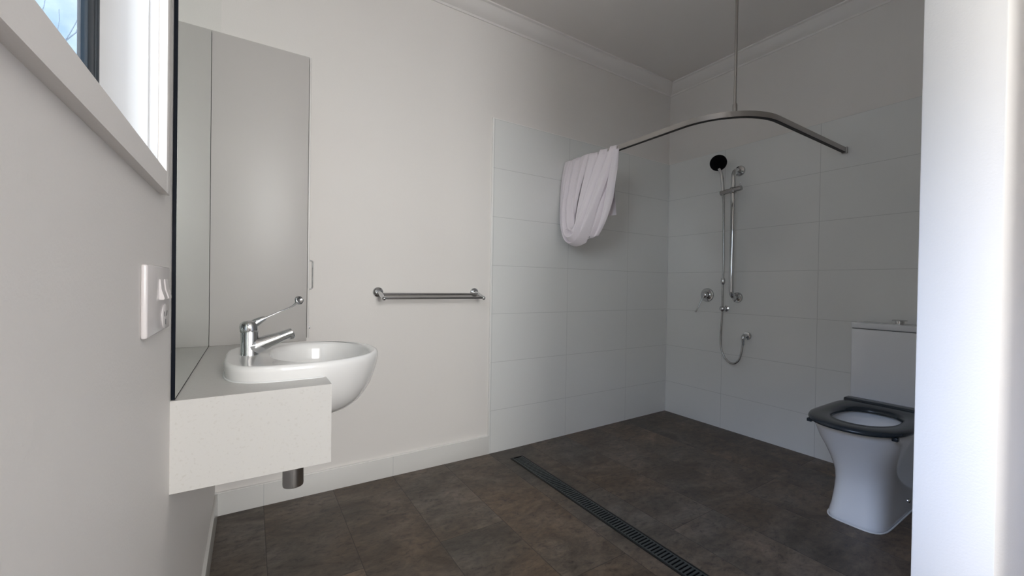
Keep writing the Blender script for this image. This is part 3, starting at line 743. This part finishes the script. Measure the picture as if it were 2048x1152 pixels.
# ------------------------------------------------------------------ linear floor drain
DX_0, DX_1, DY_0, DY_1 = 1.3275, 1.4125, 0.18, 2.066
ZD = floor_z(XD)
fd = thing('floor_drain', 'long black slotted floor drain running across the brown floor', 'drain', (XD, 1.1, ZD))
bm = bmesh.new()
zt0 = ZD + 0.0005; zt = ZD + 0.0042
add_box(bm, (DX_0, DY_0, zt0), (DX_0 + 0.006, DY_1, zt)); add_box(bm, (DX_1 - 0.006, DY_0, zt0), (DX_1, DY_1, zt))
add_box(bm, (DX_0 + 0.006, DY_0, zt0), (DX_1 - 0.006, DY_0 + 0.006, zt)); add_box(bm, (DX_0 + 0.006, DY_1 - 0.006, zt0), (DX_1 - 0.006, DY_1, zt))
obj('drain_frame', bm, GRATEF, fd)
bm = bmesh.new(); zg = zt + 0.0002; x0, x1 = DX_0 + 0.0085, DX_1 - 0.0085
add_box(bm, (x0, DY_0 + 0.009, zt0 + 0.001), (x0 + 0.006, DY_1 - 0.009, zg)); add_box(bm, (x1 - 0.006, DY_0 + 0.009, zt0 + 0.001), (x1, DY_1 - 0.009, zg))
y = DY_0 + 0.009; i = 0
while y < DY_1 - 0.018:
    add_box(bm, (x0 + 0.006, y, zt0 + 0.001), (x1 - 0.006, y + 0.0085, zg)); y += 0.0158; i += 1
obj('grating', bm, simple('grate bars', (0.070, 0.078, 0.079), 0.40, 0.4), fd)
bm = bmesh.new(); add_box(bm, (DX_0 + 0.006, DY_0 + 0.006, zt0 - 0.0002), (DX_1 - 0.006, DY_1 - 0.006, zt0 + 0.0006)); obj('drain_channel', bm, BLACKP, fd)

# ------------------------------------------------------------------ bare tree outside the window
tree = thing('bare_tree', 'pale bare twigs of a tree seen outside through the window glass', 'tree', (-1.30, 3.6, -0.1))
def limb(p, d, ln, r, depth, bm):
    pts = [Vector(p)]; dd = Vector(d).normalized()
    for i in range(4):
        dd = (dd + Vector((rnd.uniform(-.22, .22), rnd.uniform(-.22, .22), rnd.uniform(-.08, .16)))).normalized(); pts.append(pts[-1] + dd * ln / 4)
    tube(bm, pts, [r * (1 - 0.12 * i) for i in range(5)], 6)
    if depth:
        for q, k in ((pts[2], 1), (pts[3], -1), (pts[4], 1), (pts[4], -1)):
            sd = Vector((rnd.uniform(-1, 1), rnd.uniform(-1, 1), rnd.uniform(-0.1, 0.9)))
            limb(q, dd * 0.9 + sd * 0.75, ln * rnd.uniform(.55, .75), r * 0.55, depth - 1, bm)
bm = bmesh.new(); tube(bm, [(-1.30, 3.6, -0.12), (-1.28, 3.6, 0.6), (-1.32, 3.62, 1.25)], [0.06, 0.05, 0.04], 10); obj('trunk', bm, BARK, tree)
bm = bmesh.new()
for d in ((0.25, -0.3, 1), (-0.5, 0.1, 1), (0.5, 0.4, 1), (-0.1, -0.6, 0.9)): limb((-1.32, 3.62, 1.22), d, 1.0, 0.022, 3, bm)
obj('branches', bm, BARK, tree)

# ------------------------------------------------------------------ daylight
wd = bpy.data.worlds.new('sky'); SC.world = wd; wd.use_nodes = True
nt = wd.node_tree; nt.nodes.clear()
wo = N(nt, 'ShaderNodeOutputWorld'); bg = N(nt, 'ShaderNodeBackground'); nt.links.new(bg.outputs[0], wo.inputs[0])
tcn = N(nt, 'ShaderNodeTexCoord'); s = N(nt, 'ShaderNodeSeparateXYZ'); nt.links.new(tcn.outputs['Generated'], s.inputs[0])
def rng(v, a, b_):
    n = N(nt, 'ShaderNodeMapRange'); n.interpolation_type = 'SMOOTHSTEP'; n.inputs[1].default_value = a; n.inputs[2].default_value = b_
    nt.links.new(v, n.inputs[0]); return n.outputs[0]
west = mth(nt, 'MULTIPLY', rng(mth(nt, 'MULTIPLY', s.outputs[0], -1), 0.45, 0.80), mth(nt, 'MULTIPLY', rng(s.outputs[2], 0.28, 0.60), mth(nt, 'SUBTRACT', 1.0, rng(s.outputs[2], 0.72, 0.95))))
south = rng(mth(nt, 'MULTIPLY', s.outputs[1], -1), 0.30, 0.70)
cl = N(nt, 'ShaderNodeTexNoise'); cl.inputs['Scale'].default_value = 9; cl.inputs['Detail'].default_value = 6; nt.links.new(tcn.outputs['Generated'], cl.inputs['Vector'])
r = N(nt, 'ShaderNodeValToRGB'); r.color_ramp.elements[0].position = 0.36; r.color_ramp.elements[1].position = 0.60
r.color_ramp.elements[0].color = (0.50, 0.72, 1.0, 1); r.color_ramp.elements[1].color = (1.15, 1.30, 1.38, 1)
nt.links.new(cl.outputs[0], r.inputs[0])
def vscale(colr, f):
    n = N(nt, 'ShaderNodeVectorMath'); n.operation = 'SCALE'; n.inputs[0].default_value = colr; nt.links.new(f, n.inputs[3]); return n.outputs[0]
def vadd(a, b_):
    n = N(nt, 'ShaderNodeVectorMath'); n.operation = 'ADD'; nt.links.new(a, n.inputs[0]); nt.links.new(b_, n.inputs[1]); return n.outputs[0]
WEST = (9.6, 11.4, 15.8); SOUTH = (14.6, 14.5, 14.0)
tot = vadd(r.outputs[0], vadd(vscale(WEST, west), vscale(SOUTH, south)))
nt.links.new(tot, bg.inputs[0]); bg.inputs[1].default_value = 1.0

def portal(name, loc, rot, sx, sy):
    l = bpy.data.lights.new(name, 'AREA'); l.shape = 'RECTANGLE'; l.size = sx; l.size_y = sy; l.cycles.is_portal = True
    o = bpy.data.objects.new(name, l); COL.objects.link(o); o.location = loc; o.rotation_euler = rot
portal('window_daylight', (XO - 0.005, (WY0 + WY1) / 2, (WZ0 + WZ1) / 2), (0, -math.pi / 2, 0), WZ1 - WZ0, WY1 - WY0)
portal('passage_daylight', ((L + DX1) / 2, YE - 0.005, (SILL + HEAD) / 2), (math.pi / 2, 0, 0), DX1 - L, HEAD - SILL)

# ------------------------------------------------------------------ view
SC.view_settings.view_transform = 'Standard'; SC.view_settings.look = 'None'
SC.view_settings.gamma = 1; SC.view_settings.use_curve_mapping = False
SC.view_settings.exposure = 0.26
SC.cycles.max_bounces = 10; SC.cycles.diffuse_bounces = 6; SC.cycles.glossy_bounces = 6; SC.cycles.transparent_max_bounces = 8
SC.cycles.sample_clamp_indirect = 6
SC.cycles.use_denoising = True
